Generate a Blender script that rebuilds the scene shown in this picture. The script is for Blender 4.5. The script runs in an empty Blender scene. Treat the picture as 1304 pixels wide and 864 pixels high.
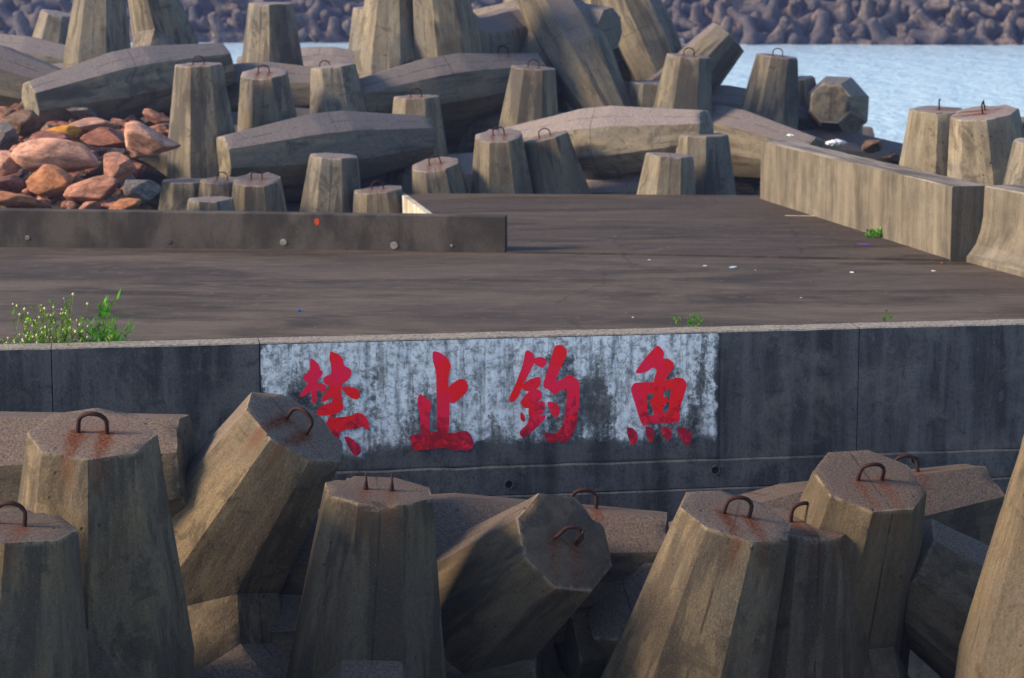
import bpy, bmesh, math, random
from mathutils import Vector, Matrix, noise
from mathutils.geometry import tessellate_polygon
random.seed(7)
R = math.radians
C = bpy.context.scene.collection

# ------------------------------------------------------------------ camera, sky, sun, exposure
W0, H0, F0 = 1304.0, 864.0, 3000.0
CAMZ = 3.87
PITCH = math.atan((H0/2 + 40) / F0)
cd = bpy.data.cameras.new('camera'); cam = bpy.data.objects.new('camera', cd); C.objects.link(cam)
cam.location = (0, 0, CAMZ); cam.rotation_euler = (math.pi/2 - PITCH, 0, 0)
cd.sensor_width = 36; cd.lens = F0/W0*36; cd.clip_end = 6000
cd.dof.use_dof = True; cd.dof.focus_distance = 18.8; cd.dof.aperture_fstop = 3.5
bpy.context.scene.camera = cam
CF = Vector((0, math.cos(PITCH), -math.sin(PITCH))); CU = Vector((0, math.sin(PITCH), math.cos(PITCH))); CR = Vector((1, 0, 0))
CP = Vector((0, 0, CAMZ))
def ray(px, py): return CF*F0 + CR*(px-W0/2) - CU*(py-H0/2)
def at(px, py, Y):
    d = ray(px, py); return CP + d*(Y/d.y)
def onz(px, py, z):
    d = ray(px, py); return CP + d*((z-CAMZ)/d.z)

SUN_DIR = Vector((-1.0, -0.22, 0.50)).normalized()      # towards the sun
sel = math.asin(SUN_DIR.z)
w = bpy.data.worlds.new("World"); bpy.context.scene.world = w; w.use_nodes = True
nt = w.node_tree; bg = nt.nodes['Background']
sky = nt.nodes.new('ShaderNodeTexSky'); sky.sky_type = 'NISHITA'; sky.sun_disc = False
sky.sun_elevation = sel; sky.sun_rotation = math.atan2(SUN_DIR.x, SUN_DIR.y)
sky.air_density = 1.3; sky.dust_density = 1.0; sky.ozone_density = 4.0
nt.links.new(sky.outputs[0], bg.inputs[0]); bg.inputs[1].default_value = 0.15
sd = bpy.data.lights.new('sun', 'SUN'); so = bpy.data.objects.new('sun', sd); C.objects.link(so)
sd.energy = 5.0; sd.angle = R(16); sd.color = (1.0, 0.79, 0.52)
so.rotation_euler = (-SUN_DIR).to_track_quat('-Z', 'Y').to_euler(); so.location = (-20, -5, 20)
vs = bpy.context.scene.view_settings
vs.view_transform = 'Standard'; vs.look = 'None'; vs.exposure = 0.5; vs.gamma = 1; vs.use_curve_mapping = False

# ------------------------------------------------------------------ helpers
def mesh_obj(name, verts, faces, mat=None, parent=None, smooth=False):
    me = bpy.data.meshes.new(name); me.from_pydata([tuple(v) for v in verts], [], faces); me.update()
    return link_mesh(name, me, mat, parent, smooth)
def link_mesh(name, me, mat=None, parent=None, smooth=False):
    if mat and not me.materials: me.materials.append(mat)
    if smooth: me.polygons.foreach_set('use_smooth', [True]*len(me.polygons))
    o = bpy.data.objects.new(name, me); C.objects.link(o)
    if parent: o.parent = parent
    return o
def tag(o, label=None, cat=None, group=None, kind=None):
    if label: o['label'] = label
    if cat: o['category'] = cat
    if group: o['group'] = group
    if kind: o['kind'] = kind
    return o
def empty(name, loc=(0,0,0)):
    o = bpy.data.objects.new(name, None); C.objects.link(o); o.location = loc; o.empty_display_size = .2; return o
class MB:
    def __init__(s): s.v = []; s.f = []
    def add(s, vs, fs):
        n = len(s.v); s.v += [Vector(v) for v in vs]; s.f += [tuple(i+n for i in f) for f in fs]
    def box(s, a, b):
        x0,y0,z0 = a; x1,y1,z1 = b
        s.add([(x0,y0,z0),(x1,y0,z0),(x1,y1,z0),(x0,y1,z0),(x0,y0,z1),(x1,y0,z1),(x1,y1,z1),(x0,y1,z1)],
              [(0,3,2,1),(4,5,6,7),(0,1,5,4),(1,2,6,5),(2,3,7,6),(3,0,4,7)])
    def prism(s, poly, z0, z1):
        n = len(poly)
        s.add([(p[0],p[1],z0) for p in poly]+[(p[0],p[1],z1) for p in poly],
              [tuple(reversed(range(n))), tuple(range(n,2*n))]+[(i,(i+1)%n,n+(i+1)%n,n+i) for i in range(n)])
    def tube(s, pts, r, seg=8):
        pts = [Vector(p) for p in pts]; rs = r if isinstance(r, list) else [r]*len(pts)
        n0 = len(s.v); ref = None
        for i, p in enumerate(pts):
            t = (pts[min(i+1,len(pts)-1)] - pts[max(i-1,0)]).normalized()
            if ref is None: ref = t.orthogonal().normalized()
            ref = (ref - t*ref.dot(t)).normalized(); b = t.cross(ref)
            for k in range(seg):
                a = 2*math.pi*k/seg; s.v.append(p + (ref*math.cos(a)+b*math.sin(a))*rs[i])
        for i in range(len(pts)-1):
            for k in range(seg):
                a = n0+i*seg+k; b_ = n0+i*seg+(k+1)%seg
                s.f.append((a, b_, b_+seg, a+seg))
        s.f.append(tuple(reversed(range(n0, n0+seg)))); e = n0+(len(pts)-1)*seg; s.f.append(tuple(range(e, e+seg)))
    def build(s, name, mat=None, parent=None, smooth=False): return mesh_obj(name, s.v, s.f, mat, parent, smooth)

# node helpers
class NT:
    def __init__(s, name, rough=.9):
        s.m = bpy.data.materials.new(name); s.m.use_nodes = True; s.t = s.m.node_tree
        s.b = s.t.nodes['Principled BSDF']; s.b.inputs['Roughness'].default_value = rough
        s.b.inputs['Specular IOR Level'].default_value = .25
        s.tc = s.t.nodes.new('ShaderNodeTexCoord')
    def n(s, kind, **kw):
        x = s.t.nodes.new(kind)
        for k, v in kw.items(): setattr(x, k, v)
        return x
    def l(s, a, b): s.t.links.new(a, b)
    def val(s, sock, v):
        if isinstance(v, bpy.types.NodeSocket): s.l(v, sock)
        elif v is not None: sock.default_value = (*v, 1) if sock.type == 'RGBA' and len(v) == 3 else v
    def mapp(s, src, scale=(1,1,1), loc=(0,0,0)):
        m = s.n('ShaderNodeMapping'); m.inputs['Scale'].default_value = scale
        s.val(m.inputs['Location'], loc); s.l(src, m.inputs[0]); return m.outputs[0]
    def noise(s, src, scale, detail=4, rough=.6, dist=0):
        x = s.n('ShaderNodeTexNoise'); s.l(src, x.inputs['Vector']); x.inputs['Scale'].default_value = scale
        x.inputs['Detail'].default_value = detail; x.inputs['Roughness'].default_value = rough; x.inputs['Distortion'].default_value = dist
        return x.outputs[0]
    def ramp(s, v, a, b, lo=0., hi=1.):
        m = s.n('ShaderNodeMapRange'); s.val(m.inputs[0], v); m.inputs[1].default_value = a; m.inputs[2].default_value = b
        m.inputs[3].default_value = lo; m.inputs[4].default_value = hi; m.interpolation_type = 'SMOOTHSTEP' if a < b else 'LINEAR'
        return m.outputs[0]
    def math(s, op, a, b=None, c=None):
        m = s.n('ShaderNodeMath', operation=op); s.val(m.inputs[0], a); s.val(m.inputs[1], b)
        if c is not None: s.val(m.inputs[2], c)
        return m.outputs[0]
    def vm(s, op, a, b=None):
        m = s.n('ShaderNodeVectorMath', operation=op); s.val(m.inputs[0], a)
        if b is not None: s.val(m.inputs[1], b)
        return m.outputs['Value'] if op in ('DOT_PRODUCT','LENGTH') else m.outputs[0]
    def mix(s, f, a, b, mode='MIX'):
        m = s.n('ShaderNodeMix', data_type='RGBA', blend_type=mode); s.val(m.inputs[0], f)
        for sock, v in ((m.inputs[6], a), (m.inputs[7], b)):
            s.val(sock, (*v, 1) if isinstance(v, tuple) and len(v) == 3 else v)
        return m.outputs[2]
    def bump(s, h, strength=.5, dist=.02):
        b = s.n('ShaderNodeBump'); b.inputs['Strength'].default_value = strength; b.inputs['Distance'].default_value = dist
        s.l(h, b.inputs['Height']); s.l(b.outputs[0], s.b.inputs['Normal'])
    def out(s, col): s.val(s.b.inputs['Base Color'], col); return s.m
    def attr(s, name, typ='GEOMETRY'):
        a = s.n('ShaderNodeAttribute', attribute_type=typ, attribute_name=name); return a

# ------------------------------------------------------------------ materials
def mat_dolos(name='weathered_dolos_concrete', t=1., warm=False):
    s = NT(name, .92); P = s.tc.outputs['Object']
    oi = s.n('ShaderNodeObjectInfo'); rnd = oi.outputs['Random']
    off = s.vm('SCALE', (13.1, 7.7, 5.3)); off.node.inputs['Scale'].default_value = 1; s.l(rnd, off.node.inputs['Scale'])
    Q = s.vm('ADD', P, off)
    streak = s.noise(s.mapp(Q, (5, 5, .35)), 1.2, 5, .6, .1)
    fine = s.noise(s.mapp(Q, (14, 14, 7)), 1.6, 6, .75)
    big = s.noise(Q, .9, 4, .6, .3)
    spk = s.noise(Q, 55, 4, .8)
    spk2 = s.noise(Q, 130, 2, .7)
    tt = lambda *c: (c[0]*t*(1.10 if warm else 1), c[1]*t*(.95 if warm else 1), c[2]*t*(.78 if warm else 1))
    c = s.mix(s.ramp(streak, .33, .66), tt(.165,.136,.098), tt(.36,.305,.225))
    c = s.mix(s.ramp(big, .40, .62, 0, .85), c, s.mix(s.ramp(fine, .35, .65), tt(.15,.142,.132), tt(.27,.252,.23)))
    c = s.mix(s.ramp(spk, .47, .62, 0, .34), c, tt(.09,.075,.055))
    c = s.mix(s.ramp(spk, .46, .36, 0, .18), c, tt(.50,.44,.35))
    grain = s.noise(s.mapp(Q, (11, 11, 1.1)), 3.2, 4, .75, .5)
    c = s.mix(s.ramp(grain, .52, .66, 0, .38), c, tt(.085,.073,.058))
    c = s.mix(s.ramp(grain, .44, .34, 0, .18), c, tt(.44,.40,.33))
    band = s.noise(s.mapp(Q, (2.2, 2.2, .25)), 1.5, 4, .6, .3)
    c = s.mix(s.ramp(s.math('ADD', band, s.ramp(s.math('FRACT', s.math('MULTIPLY', rnd, 7.3)), 0, 1, -.05, .06)), .53, .62, 0, .75), c, tt(.085,.076,.07))
    stain = s.noise(Q, 2.6, 6, .7, .8)
    c = s.mix(s.ramp(s.math('ADD', stain, s.ramp(rnd, 0, 1, -.05, .05)), .55, .64, 0, .6), c, tt(.075,.066,.055))
    c = s.mix(s.ramp(fine, .52, .72, 0, .5), c, tt(.085,.068,.045))
    # upward faces: pale mauve of skylight put into the colour, with weathered speckle
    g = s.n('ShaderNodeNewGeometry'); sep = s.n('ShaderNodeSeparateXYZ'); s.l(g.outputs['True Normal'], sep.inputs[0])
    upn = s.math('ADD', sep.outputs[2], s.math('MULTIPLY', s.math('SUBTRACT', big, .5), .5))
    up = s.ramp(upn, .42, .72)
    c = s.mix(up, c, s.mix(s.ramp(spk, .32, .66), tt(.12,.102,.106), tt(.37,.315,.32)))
    c = s.mix(s.math('MULTIPLY', s.ramp(spk2, .50, .62), .6), c, (.06,.05,.045))
    c = s.mix(s.math('MULTIPLY', s.ramp(spk2, .62, .72), .35), c, (.62,.58,.52))
    sp_ = s.n('ShaderNodeSeparateXYZ'); s.l(P, sp_.inputs[0])
    wv = s.math('MULTIPLY', s.math('SUBTRACT', s.noise(Q, 2.5, 3), .5), .03)
    seam = s.math('MAXIMUM', s.ramp(s.math('ABSOLUTE', s.math('ADD', sp_.outputs[1], wv)), .013, .004), s.ramp(s.math('ABSOLUTE', s.math('ADD', sp_.outputs[2], wv)), .013, .004))
    seam = s.math('MULTIPLY', seam, s.ramp(s.noise(Q, 3.1, 4), .42, .56, 0, .75))
    c = s.mix(seam, c, tt(.05,.043,.035))
    hs = s.n('ShaderNodeHueSaturation'); s.l(c, hs.inputs['Color']); s.l(s.ramp(rnd, 0, 1, .74, 1.10), hs.inputs['Value'])
    c = hs.outputs[0]
    wear = s.math('MULTIPLY', s.ramp(s.attr('worn').outputs['Fac'], .35, 1.0), s.ramp(s.noise(Q, 8, 5, .75), .42, .60, 0, .6))
    c = s.mix(wear, c, tt(.50,.45,.40))
    # rust running from the feet of the lifting loop
    v = s.vm('SUBTRACT', P, s.attr('rust_at', 'OBJECT').outputs['Vector'])
    f = s.attr('rust_foot', 'OBJECT').outputs['Vector']; d = s.attr('rust_drip', 'OBJECT').outputs['Vector']
    nrm = s.vm('CROSS_PRODUCT', f, d)
    wob = s.math('MULTIPLY', s.math('SUBTRACT', s.noise(Q, 9, 3), .5), .09)
    b = s.math('ABSOLUTE', s.math('SUBTRACT', s.math('ABSOLUTE', s.math('ADD', s.vm('DOT_PRODUCT', v, f), wob)), .10))
    a = s.math('ADD', s.vm('DOT_PRODUCT', v, d), s.math('MULTIPLY', wob, 1.5))
    streakm = s.math('MULTIPLY', s.ramp(b, .075, .0), s.math('MULTIPLY', s.ramp(a, -.07, .0), s.ramp(a, .62, .02)))
    nearm = s.math('MULTIPLY', s.ramp(s.math('ABSOLUTE', s.vm('DOT_PRODUCT', v, nrm)), .3, .1), streakm)
    nearm = s.math('MULTIPLY', nearm, s.ramp(s.attr('rust_foot', 'OBJECT').outputs['Fac'], -1e9, -1e8, 1, 1))
    halo = s.ramp(s.vm('LENGTH', v), .42, .02, 0, .45)
    c = s.mix(s.math('MULTIPLY', halo, s.ramp(big, .3, .6)), c, (.15,.062,.035))
    c = s.mix(s.math('MINIMUM', s.math('MULTIPLY', nearm, s.ramp(rnd, 0, 1, .7, 1.6)), .93), c, s.mix(s.ramp(spk, .4, .6), (.045,.013,.008), (.20,.058,.018)))
    h = s.math('ADD', s.math('MULTIPLY', spk, .6), s.math('ADD', s.math('MULTIPLY', fine, .5), s.math('MULTIPLY', s.noise(Q, 7, 5, .7), .9)))
    vo = s.n('ShaderNodeTexVoronoi'); s.l(Q, vo.inputs['Vector']); vo.inputs['Scale'].default_value = 9
    pit = s.math('MULTIPLY', s.ramp(vo.outputs['Distance'], .16, .06), s.ramp(s.noise(Q, 3, 2), .5, .62))
    c = s.mix(s.math('MULTIPLY', pit, .8), c, (.03,.026,.02))
    s.bump(s.math('SUBTRACT', h, pit), .7, .012)
    return s.out(c)

def mat_concrete(name, lo, hi, streak=(5,5,.5), warm=None, bump=.5, cell=30):
    s = NT(name, .93); P = s.tc.outputs['Object']
    a = s.noise(s.mapp(P, streak), 1.2, 5, .6, .3); f = s.noise(P, cell, 4, .7); b = s.noise(P, .8, 4, .6)
    c = s.mix(s.ramp(a, .34, .66), lo, hi)
    c = s.mix(s.math('MULTIPLY', s.ramp(b, .45, .7), .6), c, warm or tuple(x*.6 for x in lo))
    c = s.mix(s.math('MULTIPLY', s.ramp(f, .5, .7), .45), c, tuple(x*.45 for x in lo))
    s.bump(s.math('ADD', f, s.noise(P, 4, 4)), bump, .012)
    return s.out(c)

def wall_concrete(s, P):
    v = s.noise(s.mapp(P, (3.2, 1, .32)), 1.3, 5, .62, .4); b = s.noise(P, 1.7, 5, .65, .3)
    f = s.noise(P, 34, 4, .75); f2 = s.noise(P, 110, 2, .6)
    c = s.mix(s.ramp(v, .36, .66), (.026,.030,.038), (.085,.092,.108))
    c = s.mix(s.math('MULTIPLY', s.ramp(b, .48, .66), .65), c, (.112,.115,.122))
    b2 = s.noise(P, 6.5, 5, .75, .6); c = s.mix(s.ramp(b2, .53, .68, 0, .6), c, (.018,.019,.023)); c = s.mix(s.ramp(b2, .44, .32, 0, .5), c, (.125,.128,.135))
    c = s.mix(s.math('MULTIPLY', s.ramp(f, .5, .68), .55), c, (.014,.017,.024))
    c = s.mix(s.math('MULTIPLY', s.ramp(f2, .58, .70), .4), c, (.20,.21,.24))
    return c, f, b, v
def mat_wall(name='dark_sea_wall_concrete', topf=1.):
    s = NT(name, .88); P = s.tc.outputs['Object']
    c, f, b, v = wall_concrete(s, P)
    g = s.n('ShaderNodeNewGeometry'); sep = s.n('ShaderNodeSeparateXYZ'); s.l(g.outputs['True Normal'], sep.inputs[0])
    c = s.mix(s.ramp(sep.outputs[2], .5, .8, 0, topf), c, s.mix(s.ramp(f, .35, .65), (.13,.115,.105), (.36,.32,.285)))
    s.bump(s.math('ADD', f, s.math('MULTIPLY', b, 2)), .6, .01)
    return s.out(c)
def mat_whitewash():
    s = NT('worn_whitewash', .85); P = s.tc.outputs['Object']
    c, f, b, v = wall_concrete(s, P)
    n1 = s.noise(P, 5.0, 8, .78, .5); n2 = s.noise(s.mapp(P, (5.5, 1, .8)), 1.6, 5, .7, .3); n3 = s.noise(P, 30, 4, .75)
    cov = s.attr('cover').outputs['Fac']
    m = s.math('ADD', cov, s.math('MULTIPLY', s.math('SUBTRACT', n1, .5), 2.0))
    m = s.math('ADD', m, s.math('MULTIPLY', s.math('SUBTRACT', n2, .5), 1.5))
    m = s.math('ADD', m, s.math('MULTIPLY', s.math('SUBTRACT', n3, .5), .9))
    full = s.ramp(m, .14, .56)
    thin = s.ramp(s.math('ADD', m, s.math('MULTIPLY', s.math('SUBTRACT', s.noise(P, 11, 6, .8, .4), .5), 2.2)), -.25, .75, 0, .45)
    m = s.math('MAXIMUM', full, thin)
    m = s.math('MULTIPLY', m, s.ramp(s.noise(P, 13, 6, .8, .3), .60, .46, .30, 1))
    m = s.math('MULTIPLY', m, s.ramp(s.noise(s.mapp(P, (9, 1, .9)), 1.6, 5, .7), .62, .50, .45, 1))
    white = s.mix(s.ramp(n2, .35, .7), (.80,.87,.96), (.62,.69,.80))
    c = s.mix(m, c, white)
    s.bump(s.math('ADD', f, s.math('MULTIPLY', m, .4)), .5, .008)
    return s.out(c)
def mat_red():
    s = NT('worn_red_paint', .6); P = s.tc.outputs['Object']
    n1 = s.noise(P, 9, 6, .75, .4); n2 = s.noise(P, 40, 3, .7); n3 = s.noise(P, 2.5, 3)
    c = s.mix(s.ramp(n3, .4, .6), (.95,.010,.016), (.92,.014,.07))
    c = s.mix(s.ramp(s.math('ADD', n1, s.math('MULTIPLY', s.attr('wear').outputs['Fac'], .22)), .58, .76, 0, .8), c, (.16,.01,.03))
    c = s.mix(s.ramp(n2, .60, .72, 0, .5), c, (.30,.02,.05))
    s.bump(n2, .4, .006)
    return s.out(c)
def mat_deck(name='worn_deck_concrete', t=1.):
    s = NT(name, .8); P = s.tc.outputs['Object']
    a = s.noise(s.mapp(P, (.30, .95, 1)), 1.1, 7, .66, .8); b = s.noise(s.mapp(P, (.12, .4, 1)), 1.0, 4, .6, .5)
    k = s.noise(s.mapp(P, (1.6, 4, 1)), 1.4, 5, .75, .5); f = s.noise(P, 30, 4, .75)
    c = s.mix(s.ramp(a, .34, .66), (.035*t,.026*t,.020*t), (.122*t,.094*t,.074*t))
    c = s.mix(s.ramp(b, .40, .66, 0, .7), c, (.072*t,.055*t,.050*t))
    sm = s.noise(s.mapp(P, (.8, 2.2, 1)), 2.6, 6, .75, .3); c = s.mix(s.ramp(sm, .52, .68, 0, .6), c, (.04*t,.031*t,.027*t))
    c = s.mix(s.ramp(k, .50, .70, 0, .65), c, (.15*t,.113*t,.100*t))
    c = s.mix(s.ramp(f, .5, .72, 0, .5), c, (.035,.028,.026))
    vo = s.n('ShaderNodeTexVoronoi', feature='DISTANCE_TO_EDGE'); s.l(s.vm('ADD', P, s.mapp(s.noise(P, 1.5, 4).node.outputs[1], (.5,.5,0))), vo.inputs['Vector']); vo.inputs['Scale'].default_value = .22
    ck = s.math('MULTIPLY', s.ramp(vo.outputs['Distance'], .006, .001), s.ramp(s.noise(P, .5, 3), .45, .55))
    c = s.mix(s.math('MULTIPLY', ck, .4), c, (.012,.010,.009))
    gr = s.noise(P, 9, 3, .6); c = s.mix(s.ramp(gr, .66, .72, 0, .6), c, (.22,.18,.16))
    s.bump(s.math('ADD', f, s.math('MULTIPLY', k, .6)), .5, .008)
    s.b.inputs['Specular IOR Level'].default_value = .2
    return s.out(c)
def mat_parapet():
    s = NT('stained_parapet_concrete', .93); P = s.tc.outputs['Object']
    a = s.math('ADD', s.math('MULTIPLY', s.noise(s.mapp(P, (2.2, 2.2, .30)), 1.3, 6, .7, .5), .65), s.math('MULTIPLY', s.noise(P, 2.0, 6, .7), .35)); f = s.noise(P, 30, 4, .75); b = s.noise(P, 1.1, 3)
    c = s.mix(s.ramp(a, .34, .66), (.066,.057,.047), (.205,.178,.140))
    c = s.mix(s.ramp(b, .45, .7, 0, .45), c, (.13,.105,.085))
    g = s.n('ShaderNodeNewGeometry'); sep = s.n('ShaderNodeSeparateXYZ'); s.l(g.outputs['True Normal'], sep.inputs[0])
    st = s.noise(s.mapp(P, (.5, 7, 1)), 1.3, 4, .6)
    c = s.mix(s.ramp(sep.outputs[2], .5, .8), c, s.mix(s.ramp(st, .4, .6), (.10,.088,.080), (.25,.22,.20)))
    c = s.mix(s.ramp(f, .5, .7, 0, .5), c, (.06,.045,.035))
    s.bump(f, .6, .012)
    return s.out(c)
def mat_plain(name, col, rough=.7, var=.35, scale=12):
    s = NT(name, rough); P = s.tc.outputs['Object']
    n = s.noise(P, scale, 4, .7)
    s.bump(n, .3, .01)
    return s.out(s.mix(s.ramp(n, .3, .7), tuple(x*(1-var) for x in col), tuple(min(1, x*(1+var*.6)) for x in col)))
def mat_rock():
    s = NT('quarry_rock', .85); P = s.tc.outputs['Object']
    base = s.attr('tint', 'OBJECT').outputs['Color']
    a = s.noise(P, 2.5, 6, .7, .5); f = s.noise(P, 22, 4, .75)
    hs = s.n('ShaderNodeHueSaturation'); s.l(base, hs.inputs['Color']); s.l(s.ramp(a, .3, .7, .6, 1.5), hs.inputs['Value'])
    c = s.mix(s.ramp(f, .52, .7, 0, .6), hs.outputs[0], (.07,.04,.03))
    c = s.mix(s.ramp(s.noise(P, 6, 3), .6, .7, 0, .5), c, (.42,.33,.27))
    s.bump(s.math('ADD', f, s.math('MULTIPLY', a, 4)), .8, .03)
    return s.out(c)
def mat_far():
    s = NT('old_tetrapod_concrete', .95); P = s.tc.outputs['Object']
    oi = s.n('ShaderNodeObjectInfo'); n = s.noise(P, 2.2, 4, .65); f = s.noise(P, 9, 3, .7)
    c = s.mix(s.ramp(n, .35, .65), (.040,.034,.036), (.16,.125,.115))
    c = s.mix(s.ramp(oi.outputs['Random'], .2, 1, 0, .75), c, (.060,.056,.068))
    c = s.mix(s.ramp(f, .5, .7, 0, .5), c, (.03,.026,.032))
    s.bump(f, .5, .05)
    return s.out(c)
def mat_rubble():
    s = NT('dark_wet_rubble', .9); P = s.tc.outputs['Object']
    vo = s.n('ShaderNodeTexVoronoi'); s.l(P, vo.inputs['Vector']); vo.inputs['Scale'].default_value = 2.2
    n = s.noise(P, 5, 5, .7)
    c = s.mix(s.ramp(n, .35, .65), (.020,.016,.013), (.075,.055,.042))
    s.bump(s.math('ADD', vo.outputs['Distance'], s.math('MULTIPLY', n, .4)), 1.0, .3)
    return s.out(c)
def mat_water():
    s = NT('rippled_harbour_water', .25); P = s.tc.outputs['Object']
    s.b.inputs['IOR'].default_value = 1.33; s.b.inputs['Specular IOR Level'].default_value = .5
    a = s.noise(s.mapp(P, (1, .55, 1)), 1.3, 4, .6, .2); b = s.noise(s.mapp(P, (1, .6, 1)), .35, 3, .5)
    s.bump(s.math('ADD', a, s.math('MULTIPLY', b, 1.5)), 1.0, .30)
    return s.out((.46,.62,.76))
def mat_haze():
    m = bpy.data.materials.new('haze_air'); m.use_nodes = True; t = m.node_tree
    for n in list(t.nodes):
        if n.type != 'OUTPUT_MATERIAL': t.nodes.remove(n)
    v = t.nodes.new('ShaderNodeVolumePrincipled'); v.inputs['Color'].default_value = (.38,.48,1,1)
    v.inputs['Density'].default_value = .0006; v.inputs['Anisotropy'].default_value = .2
    t.links.new(v.outputs[0], t.nodes['Material Output'].inputs['Volume']); return m

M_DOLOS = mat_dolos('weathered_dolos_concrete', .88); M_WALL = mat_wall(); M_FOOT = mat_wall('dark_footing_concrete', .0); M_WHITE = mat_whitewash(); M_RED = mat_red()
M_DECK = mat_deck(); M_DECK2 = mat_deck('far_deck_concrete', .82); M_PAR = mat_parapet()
M_KERB = mat_concrete('dark_kerb_concrete', (.036,.031,.030), (.088,.077,.072), (1.6,1.6,.9), (.04,.034,.032))
M_EDGE = mat_concrete('pale_slab_edge', (.30,.26,.21), (.72,.66,.55), (7,7,.4))
M_RUST = mat_plain('rusted_steel', (.035,.012,.010), .75, .6, 30)
M_ROCK = mat_rock(); M_FAR = mat_far(); M_RUB = mat_rubble(); M_WATER = mat_water()
M_HOLE = mat_plain('dark_drain_interior', (.012,.012,.012), .9)
M_RIM = mat_plain('pale_mortar', (.20,.19,.18), .9)

# ------------------------------------------------------------------ setting: sea, ground, decks
WATER_Z = -2.5
tag(mesh_obj('sea', [(-900,-200,WATER_Z),(900,-200,WATER_Z),(900,2500,WATER_Z),(-900,2500,WATER_Z)], [(0,1,2,3)], M_WATER), kind='structure')

def core_h(x, y):
    n = noise.noise(Vector((x*.6, y*.6, 0)))*.28 + noise.noise(Vector((x*1.9, y*1.9, 5)))*.14
    if y < 30: z = -3.9
    elif y < 40.0: z = -.75
    elif y < 47: z = -.75 + (y-40)*.13
    else: z = .16 - (y-47)*.24
    if x > 4.5 and y < 47: z = min(z, -1.2)
    if x < -5 and 33 < y < 47: z += min(1, (-5-x)/2)*(.45 + (y-36)*.055)
    return z + n
vx, fc = [], []
xs = [-34+i*.7 for i in range(98)]; ys = [3+i*.7 for i in range(86)]
for y in ys:
    for x in xs: vx.append((x, y, core_h(x, y)))
for j in range(len(ys)-1):
    for i in range(len(xs)-1):
        a = j*len(xs)+i; fc.append((a, a+1, a+1+len(xs), a+len(xs)))
tag(mesh_obj('rubble_ground', vx, fc, M_RUB, smooth=True), kind='structure')

# sea wall frame
wl = onz(0, 445, .77); wr = onz(1304, 412, .77)
wd = (wr-wl); wd.z = 0; WLEN = wd.length; wd.normalize(); wn = Vector((wd.y, -wd.x, 0))     # wn: towards camera
WA = math.atan2(wd.y, wd.x)
def wall_uv(px, py, off=0):                       # pixel -> local (x, z) on the wall face
    d = ray(px, py); p0 = wl + wn*off
    t = (p0-CP).dot(wn)/d.dot(wn); p = CP + d*t
    return (p-wl).dot(wd), p.z

jz = lambda p, z: (p.x, p.y)
kL = onz(-300, 308, 0); kR = onz(643, 322, 0)
P1 = onz(545, 270, 0); P2 = onz(515, 248, 0); PR2 = onz(968, 251, 0)
bN = onz(1210, 333, 0); bF = onz(968, 255, 0)
s2a = onz(1232, 336, 0); s2b = onz(1304, 355, 0)
s2d = (s2b-s2a).normalized(); s2end = s2a + s2d*9.5
wb = wl - wn*.28; 
def wpt(x, dist=.0): q = wl + wd*x - wn*dist; return (q.x, q.y)
joint_l = onz(655, 322.5, 0); joint_r = onz(1240, 334, 0)
nd = MB(); nd.prism([wpt(-16,.262), wpt(WLEN+1.2,.262), (s2end.x+.6, s2end.y), (s2a.x+.7, s2a.y), (joint_r.x, joint_r.y), (joint_l.x, joint_l.y), (kR.x+.1, kR.y+.15), (-25, kL.y+.6)], -.9, 0)
tag(nd.build('near_deck', M_DECK), kind='structure')
fdk = MB(); g = .05
fdk.prism([(joint_l.x-.1, joint_l.y+g), (joint_r.x+.02, joint_r.y+g), (bF.x+1.2, PR2.y), (P2.x, P2.y), (P1.x, P1.y), (P1.x+.12, joint_l.y+1.2),(kR.x-.1,kR.y+.16)], -1.0, .022)
tag(fdk.build('far_deck', M_DECK2), kind='structure')
# pale broken side of the far deck, seen past the end of the kerb
ed = (P2-P1).normalized(); en = Vector((-ed.y, ed.x, 0))
if en.x > 0: en = -en
eb = MB(); A_ = P1 + en*.002 - ed*1.5; B_ = P2 + en*.002
q = [A_, B_, B_+en*.10, A_+en*.10]
eb.prism([(p.x, p.y) for p in q], -.95, .030)
o = eb.build('slab_edging', M_EDGE); tag(o, 'pale streaked concrete edging strip along the left side of the far deck', 'edging')

# ------------------------------------------------------------------ sea wall with whitewash and painted characters
wall = empty('sea_wall', wl); wall.location.z = 0; wall.rotation_euler.z = WA
tag(wall, 'long dark concrete sea wall with red painted characters on a whitewashed patch', 'wall')
zl = wall_uv(700, 591)[1]
def wavy_slab(x0, x1, z0, z1, y0, y1, amp=.006, step=.12, seed=0):
    b = MB(); n = max(2, int((x1-x0)/step)); vs = []
    for i in range(n+1):
        x = x0+(x1-x0)*i/n; k = noise.noise(Vector((x*3, seed, 0)))*amp + noise.noise(Vector((x*11, seed, 3)))*amp*.6
        vs += [(x,y0,z0),(x,y1,z0),(x,y1,z1+k),(x,y0+.012,z1+k),(x,y0,z1-.012+k)]
    fs = []
    for i in range(n):
        for k in range(5):
            a = i*5+k; c_ = i*5+(k+1)%5; fs.append((a, c_, c_+5, a+5))
    fs.append((4,3,2,1,0)); e = n*5; fs.append((e,e+1,e+2,e+3,e+4)); b.add(vs, fs)
    bm = b; return bm
joints = [wall_uv(px, 480)[0] for px in (66, 331, 1093)]
cuts = [-15] + joints + [WLEN+6]
for i in range(len(cuts)-1):
    wavy_slab(cuts[i]+.004, cuts[i+1]-.004, zl, .77, 0, .26, seed=i).build('wall_panel', M_WALL, wall)
wavy_slab(-15, WLEN+6, wall_uv(700, 627)[1], zl-.004, -.035, .26, .008, seed=9).build('wall_footing', M_FOOT, wall)
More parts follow.
